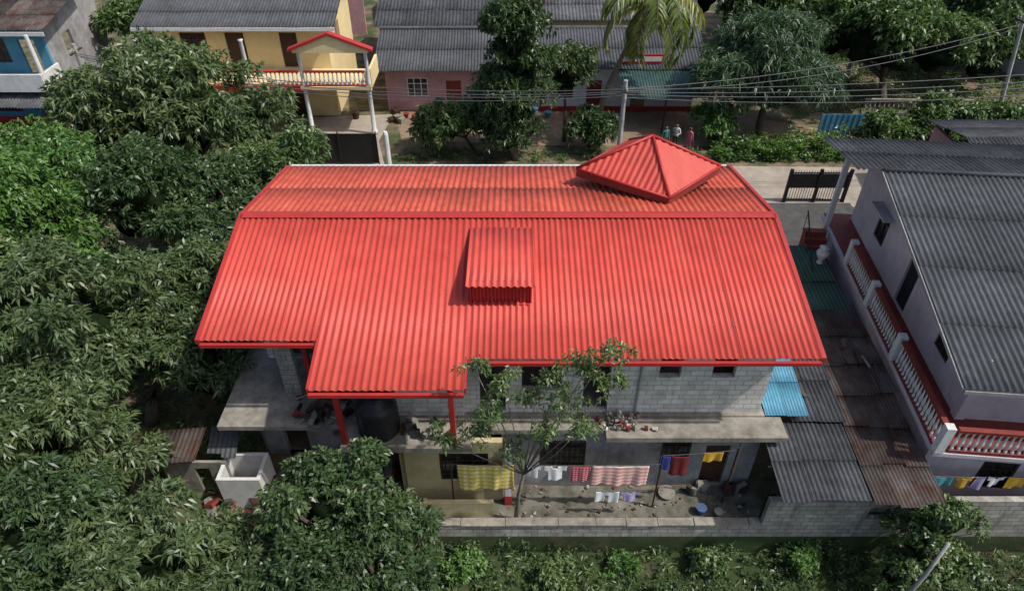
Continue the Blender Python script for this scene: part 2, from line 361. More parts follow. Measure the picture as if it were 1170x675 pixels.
# ------------------------------------------------------------------ GROUND
xs=[-400,-120,-60]+list(np.linspace(-40,40,54))+[60,120,400]; ys=[-300,-80,-20]+list(np.linspace(0,12.3,22))+[12.56,12.62]+list(np.linspace(13,80,20))+[120,250,600]
def gz(x,y):
    if y>12.6: return 0
    z=-1.3-.09*max(0,12.5-y)
    return max(z,-3)+.12*math.sin(x*1.3+y)*math.sin(y*1.9-x*.4)*(1 if y<12.3 and abs(x)<41 else .0)
gm=MB(); gm.v=[(x,y,gz(x,y)) for y in ys for x in xs]; nx_=len(xs)
for j in range(len(ys)-1):
    for i in range(nx_-1):
        gm.f.append([j*nx_+i,j*nx_+i+1,(j+1)*nx_+i+1,(j+1)*nx_+i]); gm.m.append(1 if ys[j]<12.58 else 0); gm.r.append(.5)
gm.obj('ground',None,[GROUND,GRASS])
def sheet(name,poly,z,mat):
    mb=MB(); mb.add([(x,y,z) for x,y in poly],[tuple(range(len(poly)))]); return mb.obj(name,None,[mat])
rp=[(-60,33.2),(-30,32.6),(-10,32.4),(8,32.3),(20,32.2),(40,31.5),(60,31),(60,35.6),(40,36),(22,36.6),(8,36.9),(-8,37),(-30,37.4),(-60,38)]
sheet('road',rp,.006,ROADM)
sheet('dirt_path',[(-12.9,36.9),(-7.6,36.9),(-8.4,40),(-8.0,44),(-13.8,43.5),(-12.4,40)],.010,ROADM)
sheet('dirt_yard',[(-7,40.2),(2,39.4),(14,39.3),(20,38),(22,41),(14,44.4),(-8,44.4)],.016,YARD)
sheet('driveway',[(10,25),(18.5,25),(18.5,32.6),(9,32.6)],.014,DRIVE)
sheet('terrace_floor',[(-8,12.72),(8.2,12.72),(8.2,14.25),(-8,14.25)],.012,TERR)
# ------------------------------------------------------------------ MAIN HOUSE
H=empty('red_roof_house')
RY,RZ=19.44,7.58; sl=math.atan(.213); vd=Vector((0,-math.cos(sl),-math.sin(sl)))
def frontlen(y): return (RY-y)/math.cos(sl)
corr('front_roof_left',H,(-8.9,RY,RZ),(1,0,0),vd,3.4,frontlen(14.5),.2,.03,RED,'sine',1,1.13)
corr('front_roof_bay',H,(-5.5,RY,RZ),(1,0,0),vd,4.2,frontlen(12.9),.2,.03,RED,'sine',1,1.05)
corr('front_roof_right',H,(-1.3,RY,RZ),(1,0,0),vd,9.95,frontlen(13.9),.2,.03,RED,'sine',1,9.95/9)
sb=math.atan(.205); vb=Vector((0,math.cos(sb),-math.sin(sb)))
corr('back_roof',H,(-8.9,RY+.02,RZ-.01),(1,0,0),vb,17.55,5.4,.2,.03,REDB,'sine',2,17.55/16,.01)
t=MB()
for s,vv in((-1,vd),(1,vb)):
    a=Vector((-8.95,RY,RZ+.06)); b=a+Vector((17.65,0,0)); o=vv*.2
    t.add([a,b,b+o,a+o],[(0,1,2,3)])
def flash(p,q,w=.13,h=.10):
    p=Vector(p);q=Vector(q); d=(q-p); side=Vector((1,0,0))*w/2; up=Vector((0,0,h))
    t.add([p-side-up*1.2,p+side-up*1.2,p+side+up*.6,p-side+up*.6,q-side-up*1.2,q+side-up*1.2,q+side+up*.6,q-side+up*.6],[(0,1,2,3),(7,6,5,4),(0,4,5,1),(1,5,6,2),(2,6,7,3),(3,7,4,0)])
def fz(y): return RZ-.213*(RY-y)
flash((-8.95,RY,RZ),(-8.95,14.45,fz(14.45))); flash((8.7,RY,RZ),(8.7,13.85,fz(13.85)))
flash((-8.95,RY+.01,RZ),(-8.95,24.75,RZ-.205*5.3)); flash((8.7,RY+.01,RZ),(8.7,24.75,RZ-.205*5.3))
flash((-5.53,14.5,fz(14.5)),(-5.53,12.88,fz(12.88)),.06); flash((-1.27,13.9,fz(13.9)),(-1.27,12.88,fz(12.88)),.06)
t.obj('ridge_and_verge_flashing',H,[REDT])
g=MB()
for x0,x1,y in((-8.88,-5.58,14.44),(-5.5,-1.3,12.84),(-1.22,8.62,13.84)):
    z=fz(y); g.box(x0,x1,y-.10,y,z-.16,z-.045,0)
g.obj('gutters',H,[REDT])
g=MB(); g.box(-8.85,8.6,24.78,24.88,RZ-.205*5.3-.15,RZ-.205*5.3+.02,0); g.obj('back_gutter',H,[WHITE])
sc=MB()
for yy in (18.9,17.6,16.3,15.0):
    x=-8.6
    while x<8.5:
        z=fz(yy)+.036
        if not(-1.45<x<.8 and yy<18.7): sc.add([(x-.014,yy-.014,z),(x+.014,yy-.014,z),(x+.014,yy+.014,z),(x-.014,yy+.014,z),(x,yy,z+.012)],[(0,1,4),(1,2,4),(2,3,4),(3,0,4)])
        x+=.6
sc.obj('roof_screws',H,[POLE])
ap=Vector((5.0,22.6,8.85)); cs=[Vector((2.35,22.5,7.62)),Vector((5.38,20.45,7.62)),Vector((7.65,22.7,7.62)),Vector((4.6,24.8,7.62))]
hm=MB(); rb=MB()
for i in range(4):
    a,b=cs[i],cs[(i+1)%4]; u=(b-a); n=u.cross(ap-a).normalized()
    if n.z<0: n=-n
    tf=(ap-a).dot(u)/u.length_squared; foot=a+u*tf; updir=(ap-foot)
    vs=[];fs=[];N=96
    for k in range(N+1):
        s=k/N; hgt=(s/tf if s<tf else (1-s)/(1-tf)); off=n*(.024*math.cos(2*math.pi*k/6))
        vs+= [a+u*s+off, a+u*s+updir*hgt+off]
    for k in range(N): fs.append((2*k,2*k+2,2*k+3,2*k+1))
    hm.add(vs,fs,0,[.9,.2,.5,.5][i]); rb.tube([a+Vector((0,0,.02)),ap+Vector((0,0,.03))],.06,6)  # fixed tone per roof face: front left lighter, front right darker
    rb.tube([a,b],.05,6)
    hm.add([a,b,b-Vector((0,0,.3)),a-Vector((0,0,.3))],[(0,1,2,3)],1)
hm.obj('porch_hip_roof',H,[RED,REDP],smooth=True); rb.obj('porch_hip_caps',H,[REDT],smooth=True)
dm=MB()
dx0,dx1=-1.34,.68; yf=15.65; zf=fz(yf)+.86; yb=18.8; zb=fz(yb)+.06
for sx in(dx0+.12,dx1-.12):
    dm.add([(sx-.02,yf+.12,fz(yf)-.05),(sx+.02,yf+.12,fz(yf)-.05),(sx+.02,yf+.12,zf-.04),(sx-.02,yf+.12,zf-.04),(sx-.02,yb,zb-.03),(sx+.02,yb,zb-.03)],[(0,1,2,3),(3,2,5,4),(0,3,4),(1,5,2),(0,4,5,1)])
dm.add([(dx0+.13,yf+.2,fz(yf)-.05),(dx1-.13,yf+.2,fz(yf)-.05),(dx1-.13,yf+.2,zf-.03),(dx0+.13,yf+.2,zf-.03)],[(0,1,2,3)])
for k in range(16):
    x=dx0+.2+k*(dx1-dx0-.4)/15; dm.obox((x,yf+.17,fz(yf)+.38),.04,.03,.78,(0,0,0))
dm.box(dx0+.1,dx1-.1,yf+.06,yf+.14,fz(yf)-.02,fz(yf)+.05)
dm.obj('dormer_vent',H,[REDT])
dd=Vector((0,yf-.05-yb,zf-.03-zb)); corr('dormer_roof',H,(dx0,yb,zb),(1,0,0),dd,dx1-dx0,dd.length,.2,.03,RED,'sine',1,3)
OPS=[(-1.0,-.2,3.25,5.3),(.3,1.5,4.2,5.4),(2.2,3.0,3.25,5.3),(4.45,5.1,4.75,5.75),(6.05,6.75,4.75,5.75)]
wall('upper_front_wall',H,'x',-1.5,7.85,14.75,14.95,3.2,6.35,OPS,BLOCK)
wall('upper_bay_wall',H,'x',-3.6,-1.5,14.6,14.8,3.2,6.3,[(-3.2,-2.5,4.5,5.6)],BLOCK)
wall('upper_right_wall',H,'y',14.95,24.2,7.65,7.85,3.2,6.35,[(17,18.2,4.2,5.4)],BLOCK)
wall('upper_back_wall',H,'x',-8.4,7.65,24.0,24.2,3.2,6.35,[],BLOCK)
wall('upper_left_wall',H,'y',17.2,24.0,-8.4,-8.2,3.2,6.35,[],BLOCK)
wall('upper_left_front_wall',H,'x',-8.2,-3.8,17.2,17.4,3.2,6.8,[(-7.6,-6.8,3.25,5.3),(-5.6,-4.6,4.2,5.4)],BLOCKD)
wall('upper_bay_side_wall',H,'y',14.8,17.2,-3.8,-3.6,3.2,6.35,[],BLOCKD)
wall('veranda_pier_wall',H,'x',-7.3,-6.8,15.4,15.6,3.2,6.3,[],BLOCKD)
p=MB()
for x,y in((-6.45,15.6),(-5.05,13.5),(-1.75,13.5)):
    p.box(x-.08,x+.08,y-.08,y+.08,3.2,fz(y)-.1)
p.box(-8.4,-5.6,14.7,14.82,fz(14.7)-.24,fz(14.7)-.06); p.box(-5.4,-1.4,13.12,13.24,fz(13.12)-.22,fz(13.12)-.05)
p.obj('red_posts_and_beams',H,[REDT],bevel=.01)
ld=MB(); [ld.tube([(x,15.9,3.2),(x,16.9,5.6)],.025,6) for x in(-6.1,-5.7)]; [ld.tube([(-6.1,15.9+k*.125,3.2+k*.3),(-5.7,15.9+k*.125,3.2+k*.3)],.018,5) for k in range(1,8)]; ld.obj('ladder',None,[WOODD])
s=MB(); s.box(-9.2,-5.2,14.15,24.3,3.0,3.2); s.box(-5.2,-1.2,13.3,24.3,3.001,3.201); s.box(-1.2,8.0,14.6,24.3,3.0,3.2)
s.box(2.9,8.5,13.75,14.6,2.92,3.14); s.box(-1.2,2.9,14.05,14.6,2.94,3.16)
s.obj('floor_slab',H,[CONC],bevel=.015)
LOPS=[(.9,2.4,1.0,2.35),(4.85,5.8,1.1,2.4),(6.3,7.1,.05,2.1)]
wall('lower_front_wall',H,'x',-.3,8.0,14.3,14.5,-.05,2.92,LOPS,PLAST)
wall('lower_right_wall',H,'y',14.5,24.2,7.8,8.0,-.05,2.98,[],PLAST)
wall('lower_bay_wall',H,'x',-3.4,-.3,13.7,13.9,-.05,2.98,[(-2.3,-.75,1.1,2.45)],CREAM)
wall('lower_bay_side',H,'y',13.9,16,-3.6,-3.4,-.05,2.98,[],CREAM)
wall('lower_left_wall',H,'x',-8.6,-3.6,15.6,15.8,-.05,2.98,[(-7.9,-7.1,0,2.1),(-6.2,-4.8,1,2.3)],PLAST)
wall('lower_left_side_wall',H,'y',15.8,24.2,-8.8,-8.6,-.05,2.98,[],PLAST)
window('grille_window',H,'x',-2.3,-.75,1.1,2.45,13.7); window('grille_window_b',H,'x',.9,2.4,1.0,2.35,14.3); window('grille_window_c',H,'x',4.85,5.8,1.1,2.4,14.3)
d=MB(); d.box(6.32,7.08,14.4,14.44,.02,2.08,0); d.obj('door',H,[WOODD])
c=MB(); c.box(-.22,-.02,13.5,13.7,0,2.92,0); c.box(-.24,0,13.48,13.72,0,.5,1); c.obj('porch_column',H,[WHITE,REDT])
c=MB(); c.box(-3.4,-.6,13.05,13.2,-.02,.75,0); c.obj('low_parapet',H,[CREAM])
c=MB(); c.tube([(7.4,14.25,.1),(7.4,14.25,2.9)],.04,8); c.tube([(3.9,14.7,3.2),(3.9,14.7,6.1)],.04,8); c.obj('drain_pipes',H,[POLE])
rbm=MB(); rr=random.Random(3)
for k in range(80):
    x=rr.gauss(3.35,.35); y=rr.uniform(14.0,14.65); sz=rr.uniform(.03,.11)
    rbm.obox((x,y,3.17+sz/2+max(0,.2-abs(x-3.35)*.4)*rr.random()),sz*1.4,sz,sz*.8,(rr.random()*3,rr.random()*3,rr.random()*3),rr.choice([0,0,1,3,3]))
rbm.obj('rubble_pile',None,[BLOCK,REDP,WHITE,CONC])
w=MB(); w.lathe(-4.1,14.1,[(.62,3.205),(.64,3.3),(.6,3.35),(.64,3.5),(.6,3.55),(.64,3.7),(.6,3.75),(.64,3.95),(.6,4.0),(.63,4.2),(.5,4.4),(.25,4.5),(.25,4.58),(.22,4.62)],24)
w.obj('water_tank',None,[BLACKP],smooth=True)
# ------------------------------------------------------------------ boundary walls
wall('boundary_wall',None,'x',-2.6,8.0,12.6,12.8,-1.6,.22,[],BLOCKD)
cp=MB(); rr=random.Random(8); x=-2.65
while x<7.9:
    wdt=min(rr.uniform(.8,1.7),8.0-x); cp.box(x,x+wdt-.012,12.56+rr.uniform(-.015,.015),12.85,.222,.28+rr.uniform(-.02,.03)); x+=wdt
cp.obj('wall_coping',None,[CONC],bevel=.01)
wall('block_wall',None,'x',8.0,17.5,12.6,12.8,-1.6,1.5,[(11.2,12.0,.55,1.2)],BLOCKD)
# ------------------------------------------------------------------ lean-to sheds
sh=empty('lean_to_shed'); 
def slopev(dy,dz): return Vector((0,dy,dz))
v=slopev(-2.75,-.32); corr('roof_front',sh,(7.95,14.75,2.72),(1,0,0),v,2.75,v.length,.15,.028,ASBD,'sine',2,.9,.03,.04,1)
v=slopev(-3.4,-.35); corr('roof_back',sh,(8.95,18.1,3.14),(1,0,0),v,1.75,v.length,.15,.028,ASBD,'sine',2,.9,.03,.05,2)
wall('shed_front',sh,'x',8.05,10.6,12.9,13.0,-.05,2.3,[(8.3,9.1,0,1.9)],DARK)
rs=empty('rusty_shed')
v=slopev(-4.0,-.30); corr('roof_upper',rs,(10.7,19.8,3.15),(1,.02,0),v,2.2,v.length,.12,.018,RUST,'sine',3,.75,.03,.07,3)
v=slopev(-4.1,-.42); corr('roof_lower',rs,(10.6,15.9,2.86),(1,.0,0),v,2.1,v.length,.12,.018,RUST,'sine',3,.75,.03,.08,4)
wall('shed_wall',rs,'x',10.7,12.6,12.9,13.0,-.05,2.35,[(11.2,11.9,1.2,2.0)],BLOCKD)
v=slopev(-2.5,-.45); corr('blue_roof_sheet',None,(8.05,17.2,3.55),(1,0,.02),v,1.35,v.length,.1,.012,BLUES,'sine',2,.7,.02,.04,5)
gs=empty('green_roof_shed'); v=slopev(-4.7,-.3); corr('roof',gs,(9.3,24.6,2.75),(1,0,0),v,3.9,v.length,.15,.02,GREENR,'sine',2,1,.02,.03,6)
wall('wall_front',gs,'x',9.4,13.0,20.1,20.2,-.05,2.35,[],PLAST); wall('wall_side',gs,'y',20.2,24.4,9.4,9.5,-.05,2.35,[],PLAST)
lb=MB(); rr=random.Random(9)
for k in range(26):
    x=rr.uniform(9.2,12.4); y=rr.uniform(13.5,18.5); z=(2.62 if y<15.8 else 2.86)+.05; 
    lb.obox((x,y,z-.02+(y-14.5)*.09),rr.uniform(.06,.14),rr.uniform(.2,1.4),.04,(0.1,0,rr.uniform(-.5,.5)),rr.choice([0,1,2,2]))
lb.obj('loose_boards',None,[WOODD,CONC,RUST])
u=MB(); u.lathe(12.9,23.4,[(.12,2.7),(.14,2.76),(.07,2.85),(.22,3.1),(.26,3.25),(.12,3.4),(.2,3.5)],12); u.obj('white_urn',None,[WHITE],smooth=True)
# ------------------------------------------------------------------ RIGHT BUILDING (yawed)
B=empty('balcony_house',(12.86,13.6,0),math.radians(-5.5))
rv=Vector((0,-9.2,-1.9)); corr('front_roof',B,(0,9.2,7.4),(1,0,0),rv,14,rv.length,.2,.038,ASBR,'sine',4,1.0,.02,.012,11)
rv=Vector((0,4.2,-.8)); corr('back_roof',B,(-1.0,9.22,7.42),(1,0,0),rv,15,rv.length,.2,.036,ASBD,'sine',2,1.0,.03,.015,12)
r=MB(); r.tube([(0,9.2,7.43),(14,9.2,7.43)],.09,8); r.obj('ridge_cap',B,[ASB],smooth=True)
r=MB()
r.add([(-.06,0,5.38),(.02,0,5.38),(.02,0,5.5),(-.06,0,5.5),(-.06,9.2,7.28),(.02,9.2,7.28),(.02,9.2,7.4),(-.06,9.2,7.4)],[(0,1,2,3),(7,6,5,4),(0,4,5,1),(1,5,6,2),(2,6,7,3),(3,7,4,0)])
r.box(0.02,14,-.06,0.0,5.32,5.44); r.obj('fascia',B,[POLE])
wall('upper_side_wall',B,'y',1.0,12.6,1.0,1.2,3.2,5.7,[(2.6,3.6,4.0,5.2),(6.0,6.9,3.25,5.4),(9.2,10.2,4.0,5.3)],LAV)
gb=MB(); gb.add([(1.0,1,5.7),(1.0,9.2,7.25),(1.0,12.6,6.6),(1,12.6,5.7)],[(0,1,2,3)]); gb.add([(1.2,1,5.7),(1.2,9.2,7.25),(1.2,12.6,6.6),(1.2,12.6,5.7)],[(0,1,2,3)]); gb.obj('gable',B,[LAV])
wall('upper_front_wall',B,'x',1.2,14,1.0,1.2,3.2,5.65,[(3,4.2,4.0,5.2),(6,7,3.25,5.3)],LAV)
wall('upper_back_wall',B,'x',1.2,14,12.4,12.6,3.2,6.5,[],LAV)
for i,(a,b,c0,c1) in enumerate(((2.6,3.6,4.0,5.2),(9.2,10.2,4.0,5.3))): window('side_window_%d'%i,B,'y',a,b,c0,c1,1.0,grill=False)
d=MB(); d.box(1.08,1.12,6.02,6.88,3.22,5.38); d.box(3.05,4.15,1.08,1.12,4.05,5.15); d.obj('doors',B,[DARK])  # near-black panels painted as the unlit rooms behind a door and a window opening
d=MB(); d.box(.55,1.0,8.9,10.4,5.35,5.42); d.obj('window_hood',B,[LAV])
s=MB(); s.box(-.15,14,-.45,13,3.0,3.16,0); s.obj('floor_slab',B,[LAV],bevel=.01)
s=MB(); s.box(-.05,14,-.35,13,3.165,3.19,0); s.obj('balcony_floor',B,[REDP])
balustrade('side_balustrade_a',B,(-.05,-.3),(-.05,3.4),3.19,1.0,.19); balustrade('side_balustrade_b',B,(-.05,3.8),(-.05,6.3),3.19,1.0,.19); balustrade('side_balustrade_c',B,(-.05,6.7),(-.05,9.0),3.19,1.0,.19)
balustrade('front_balustrade',B,(.25,-.35),(13.8,-.35),3.19,1.0,.19)
pc=MB()
for x,y in((-.05,3.6),(-.05,6.5),(-.05,9.2),(-.03,-.35)): pc.box(x-.13,x+.13,y-.13,y+.13,3.19,4.26,0)
pc.box(.95,1.25,.95,1.25,3.2,5.66,1)
pc.obj('balcony_piers',B,[WHITE,LAV])
pc=MB(); pc.box(-.25,-.05,12.0,12.2,0,6.55); pc.obj('porch_column',B,[WHITE])
wall('lower_side_wall',B,'y',.1,12.6,.1,.3,-.05,3.0,[(2,3,1,2.2),(7,8,1,2.2)],LAV)
wall('lower_front_wall',B,'x',.3,14,.1,.3,-.05,3.0,[(1.9,3.0,1.0,2.3),(5,6,0,2.1)],LAV)
window('front_window',B,'x',1.9,3.0,1.0,2.3,.1); window('side_window_low',B,'y',2,3,1,2.2,.1)
st=MB()
for k in range(18): st.box(-1.25,-.35,6.2+k*.3,6.52+k*.3,0,.18*(k+1)-.001*k,0)
st.obj('staircase',B,[REDP]); rl=MB(); rl.tube([(-1.3,6.2,.9),(-1.3,11.6,4.1)],.03,6)
for k in range(10): rl.tube([(-1.3,6.3+k*.58,.1+k*.34),(-1.3,6.3+k*.58,.98+k*.34)],.015,5)
rl.obj('stair_rail',B,[BLACKM])
hb=empty('small_house'); wall('front_wall',hb,'x',23,33,28.5,28.7,-.05,3.4,[(25,26.2,1,2.3)],PINK); wall('side_wall',hb,'y',28.7,35,23,23.2,-.05,3.4,[],PINK)
v=Vector((0,-3.6,-.8)); corr('roof_front',hb,(22.5,31.6,4.4),(1,0,0),v,11,v.length,.2,.035,ASBD,'sine',2,1,.03,.02,13); v=Vector((0,3.6,-.8)); corr('roof_back',hb,(22.5,31.6,4.4),(1,0,0),v,11,v.length,.2,.035,ASB,'sine',2,1,.03,.02,14)
# ------------------------------------------------------------------ YELLOW HOUSE
Y=empty('yellow_balcony_house')
wall('front_wall',Y,'x',-22.5,-11.6,43.8,44.0,-.05,6.1,[(-20.8,-19.2,4.1,5.5),(-18,-16.8,3.3,5.5),(-14.6,-13.5,3.3,5.5),(-20.5,-19,1,2.4),(-17.5,-16.5,0,2.1),(-14.8,-13.6,0,2.2)],YEL)
wall('side_wall',Y,'y',44.0,51,-11.8,-11.6,-.05,6.1,[(46,47.3,4,5.3)],YEL)
for i,(a,b,c0,c1) in enumerate(((-20.8,-19.2,4.1,5.5),(-20.5,-19,1,2.4))): window('window_%d'%i,Y,'x',a,b,c0,c1,43.8,grill=False)
d=MB()
for a,b,c0,c1 in((-18,-16.8,3.3,5.5),(-14.6,-13.5,3.3,5.5),(-17.5,-16.5,0,2.1),(-14.8,-13.6,0,2.2)): d.box(a+.03,b-.03,43.88,43.93,c0+.03,c1-.03)
d.obj('doors',Y,[WOODD])
v=Vector((0,-4.6,-1.4)); corr('front_roof',Y,(-23.2,47.5,7.5),(1,0,0),v,12.4,v.length,.22,.04,ASBR,'sine',3,1.05,.03,.02,21); v=Vector((0,4.6,-1.4)); corr('back_roof',Y,(-23.2,47.52,7.5),(1,0,0),v,12.4,v.length,.22,.04,ASB,'sine',3,1.05,.03,.02,22)
f=MB(); f.box(-23.2,-10.8,42.80,42.86,5.9,6.1); f.obj('fascia',Y,[WHITE])
s=MB(); s.box(-22.4,-8.6,40.8,43.8,3.02,3.22,0); s.box(-22.4,-12.9,40.72,40.8,2.95,3.3,1); s.obj('balcony_slab',Y,[YEL,REDT])
balustrade('balustrade_a',Y,(-22.3,40.95),(-16.2,40.95),3.22,.95,.25,REDT,YEL,.07); balustrade('balustrade_b',Y,(-15.8,40.95),(-12.9,40.95),3.22,.95,.25,REDT,WHITE,.07)
balustrade('balustrade_c',Y,(-12.6,40.95),(-8.9,40.95),3.22,.95,.25,REDT,WHITE,.07)
c=MB()
for x in(-22.2,-16,-12.75,-8.8):
    c.lathe(x,41.05,[(.2,0),(.2,.25),(.14,.35),(.13,2.8),(.2,2.95),(.2,3.02)],12)
for x in(-22.2,-16,-12.75,-8.75): c.lathe(x,41.05,[(.17,3.22),(.12,3.4),(.11,5.2 if x>-13 else 5.9),(.17,5.3 if x>-13 else 6.0)],12)
c.obj('columns',Y,[WHITE],smooth=True)
c=MB(); c.prism([(-13.0,5.32),(-8.5,5.32),(-8.5,5.5),(-10.75,6.35),(-13.0,5.5)],40.72,41.02,0); c.box(-8.75,-8.6,41.2,43.8,3.22,4.15,0); c.obj('porch_gable',Y,[YEL])
c=MB()
for a,b in(((-13.25,5.4),(-10.75,6.36)),((-8.25,5.4),(-10.75,6.36))):
    c.add([(a[0],40.62,a[1]),(b[0],40.62,b[1]),(b[0],40.62,b[1]+.15),(a[0],40.62,a[1]+.15),(a[0],41.1,a[1]),(b[0],41.1,b[1]),(b[0],41.1,b[1]+.15),(a[0],41.1,a[1]+.15)],[(0,1,2,3),(7,6,5,4),(0,4,5,1),(1,5,6,2),(2,6,7,3),(3,7,4,0)])
c.obj('red_trim',Y,[REDT])
# ------------------------------------------------------------------ BLUE HOUSE
E=empty('blue_balcony_house')
wall('front_wall',E,'x',-40,-28.6,42.5,42.7,-.05,6.5,[(-32.5,-31,4.1,5.6),(-30.2,-29.2,3.4,5.5),(-36,-35,4,5.5),(-33.5,-31.8,.9,2.4),(-30.6,-29.6,0,2.1)],BLUEW)
wall('side_wall',E,'y',42.7,49.5,-28.8,-28.6,-.05,6.5,[(44.5,45.5,4,5.2)],PLAST)
window('window_a',E,'x',-32.5,-31,4.1,5.6,42.5,grill=False); window('window_b',E,'x',-33.5,-31.8,.9,2.4,42.5,grill=False)
s=MB(); s.box(-40,-28.2,40.6,42.5,3.2,3.42); s.box(-40,-28.25,40.5,40.6,3.0,4.1); s.box(-28.35,-28.2,40.6,42.5,3.42,4.1); s.obj('balcony',E,[WHITE],bevel=.02)
v=Vector((0,-5.6,-1.0)); corr('front_roof',E,(-41,47,7.4),(1,0,0),v,13.4,v.length,.2,.035,RUST,'sine',3,1,.03,.02,23)
v=Vector((0,-2.6,-.7)); corr('awning',E,(-32.0,42.4,3.0),(1,0,0),v,4.8,v.length,.2,.03,ASB,'sine',1,1,.03,.03,24)
c=MB(); [c.lathe(x,40.75,[(.13,4.1),(.11,6.35)],10) for x in(-28.3,-31.6,-35.5)]; c.box(-41,-27.6,41.30,41.36,6.1,6.33); c.obj('columns_and_fascia',E,[WHITE])
c=MB(); c.box(-40,-28.6,42.42,42.5,0,.55); c.obj('red_plinth',E,[REDT])
wall('compound_wall',None,'x',-40,-24.5,37.6,37.8,-.05,1.9,[],BLOCKD)
# ------------------------------------------------------------------ LONG PINK HOUSE
K=empty('long_bungalow')
wall('pink_front_wall',K,'x',-8.4,-1.0,44.6,44.8,-.05,3.0,[(-7,-5.6,1,2.3),(-4.4,-3.4,0,2.1)],PINK); wall('white_front_wall',K,'x',-1.0,12.2,44.65,44.85,-.05,3.0,[(.2,1.6,1,2.3),(3.0,4.1,.9,2.3),(5,6,0,2.1),(8,9,0,2.1)],WHITE)
c=MB(); c.box(-1.0,12.2,44.56,44.65,0,.3); c.obj('red_plinth',K,[REDT])
wall('side_wall',K,'y',44.8,52,-8.4,-8.2,-.05,3.0,[],PINK)
window('window_a',K,'x',-7,-5.6,1,2.3,44.6,grill=False,frame=WHITE); window('window_b',K,'x',3.0,4.1,.9,2.3,44.65,grill=False); 
d=MB(); d.box(5,6,44.75,44.8,0,2.1); d.box(-4.4,-3.4,44.7,44.74,0,2.1); d.obj('doors',K,[REDP])
v=Vector((0,-4.0,-1.4)); corr('front_roof_left',K,(-9,47.9,4.4),(1,0,0),v,9.0,v.length,.22,.04,ASBR,'sine',2,1.05,.03,.03,31)
corr('front_roof_right',K,(.3,47.9,4.5),(1,0,0),v,12.4,v.length,.22,.04,ASBR,'sine',2,1.05,.03,.03,32)
v=Vector((0,3.2,-1.1)); corr('back_roof',K,(-9,47.95,4.4),(1,0,0),v,21.6,v.length,.2,.035,ASBD,'sine',2,1.05,.03,.03,33)
r=MB(); r.tube([(-9,47.9,4.46),(12.7,47.9,4.52)],.12,8); r.box(.02,.3,43.9,47.9,3.05,3.35); r.obj('ridge_cap',K,[ASB])
v=Vector((0,-3.5,-.7)); corr('teal_awning',K,(6.9,44.4,3.15),(1,0,0),v,5.5,v.length,.2,.03,TEAL,'sine',1,1,.03,.02,34)
c=MB(); [c.tube([(x,41.1,0),(x,41.1,2.45)],.05,6) for x in(7.0,9.6,12.3)]; c.obj('awning_posts',K,[BLACKM])
sg=MB(); sg.box(7.0,9.8,44.3,44.38,3.35,3.95,0); sg.box(7.1,9.7,44.285,44.3,3.5,3.8,1); sg.obj('shop_sign',None,[REDT,WHITE])
for nm,x0,x1,y0,mt,wm,zz in (('back_house',-10,1.5,51.6,ASBD,WHITE,3.6),('back_house',2.5,14,53,ASB,YEL,3.6),('back_house',21,34,58,ASB,WHITE,5.5),('back_house',37,50,49,ASB,WHITE,5.8),('back_house',-9,6,63,RUST,WHITE,5.0),('back_house',-26,-12,60,ASB,PINK,5.5)):
    q=empty(nm); wall('front_wall',q,'x',x0+.4,x1-.4,y0,y0+.2,-.05,zz,[(x0+2,x0+3.2,zz-2,zz-.8),(x1-3.5,x1-2.3,zz-2,zz-.8)],wm); wall('side_wall',q,'y',y0+.2,y0+6,x0+.4,x0+.6,-.05,zz,[],wm)
    window('window_a',q,'x',x0+2,x0+3.2,zz-2,zz-.8,y0,grill=False); window('window_b',q,'x',x1-3.5,x1-2.3,zz-2,zz-.8,y0,grill=False)
    v=Vector((0,-3.8,-1.2)); corr('front_roof',q,(x0,y0+3.2,zz+1.15),(1,0,0),v,x1-x0,v.length,.24,.04,mt,'sine',2,1.05,.03,.03,int(x0)); v=Vector((0,3.8,-1.2)); corr('back_roof',q,(x0,y0+3.2,zz+1.15),(1,0,0),v,x1-x0,v.length,.24,.04,mt,'sine',2,1.05,.03,.03,int(x0)+1)
yc=MB(); rr=random.Random(31)
for k in range(34):
    x=rr.choice([rr.uniform(-8,-5),rr.uniform(-3,6),rr.uniform(-17,-10)]); y=rr.uniform(42.6,44.2); r_=rr.uniform(.12,.28)
    if rr.random()<.6: yc.lathe(x,y,[(r_*.7,.02),(r_,r_*1.6),(r_*1.1,r_*1.7)],10,rr.choice([0,2,2,3,1]))
    else: yc.obox((x,y,.2),rr.uniform(.3,1),rr.uniform(.2,.5),rr.uniform(.1,.4),(0,0,rr.random()*3),rr.choice([0,2,3]))
yc.obj('yard_clutter',None,[REDP,BLUES,CONC,WOODD])
# ------------------------------------------------------------------ fences, gates, poles
n=MB(); n.box(-12.2,-7.9,36.95,36.98,.1,2.0,0); [n.tube([(x,36.9,0),(x,36.9,2.15)],.04,6) for x in(-12.2,-10.1,-7.9)]; n.obj('black_net_fence',None,[BLACKM])
n=MB(); n.lathe(-7.2,36.3,[(.16,0),(.15,2.3),(.10,2.45)],12); n.obj('white_post',None,[WHITE])
n=MB(); n.box(15.0,18.0,32.68,32.7,.9,1.75)
for k in range(22): n.tube([(15+k*.143,32.75,0.05),(15+k*.143,32.75,1.9)],.018,5)
n.box(15,18,32.72,32.78,.1,.16); n.box(15,18,32.72,32.78,1.75,1.8); [n.box(x-.08,x+.08,32.65,32.8,0,2.0) for x in(14.9,16.5,18.1)]; n.obj('black_gate',None,[BLACKM])
n=MB(); n.box(19.4,22.2,40.7,40.75,.1,1.5,0); [n.box(19.4+k*.35,19.45+k*.35,40.66,40.7,.1,1.5,1) for k in range(9)]; n.obj('blue_gate',None,[BLUES,BLUEW])
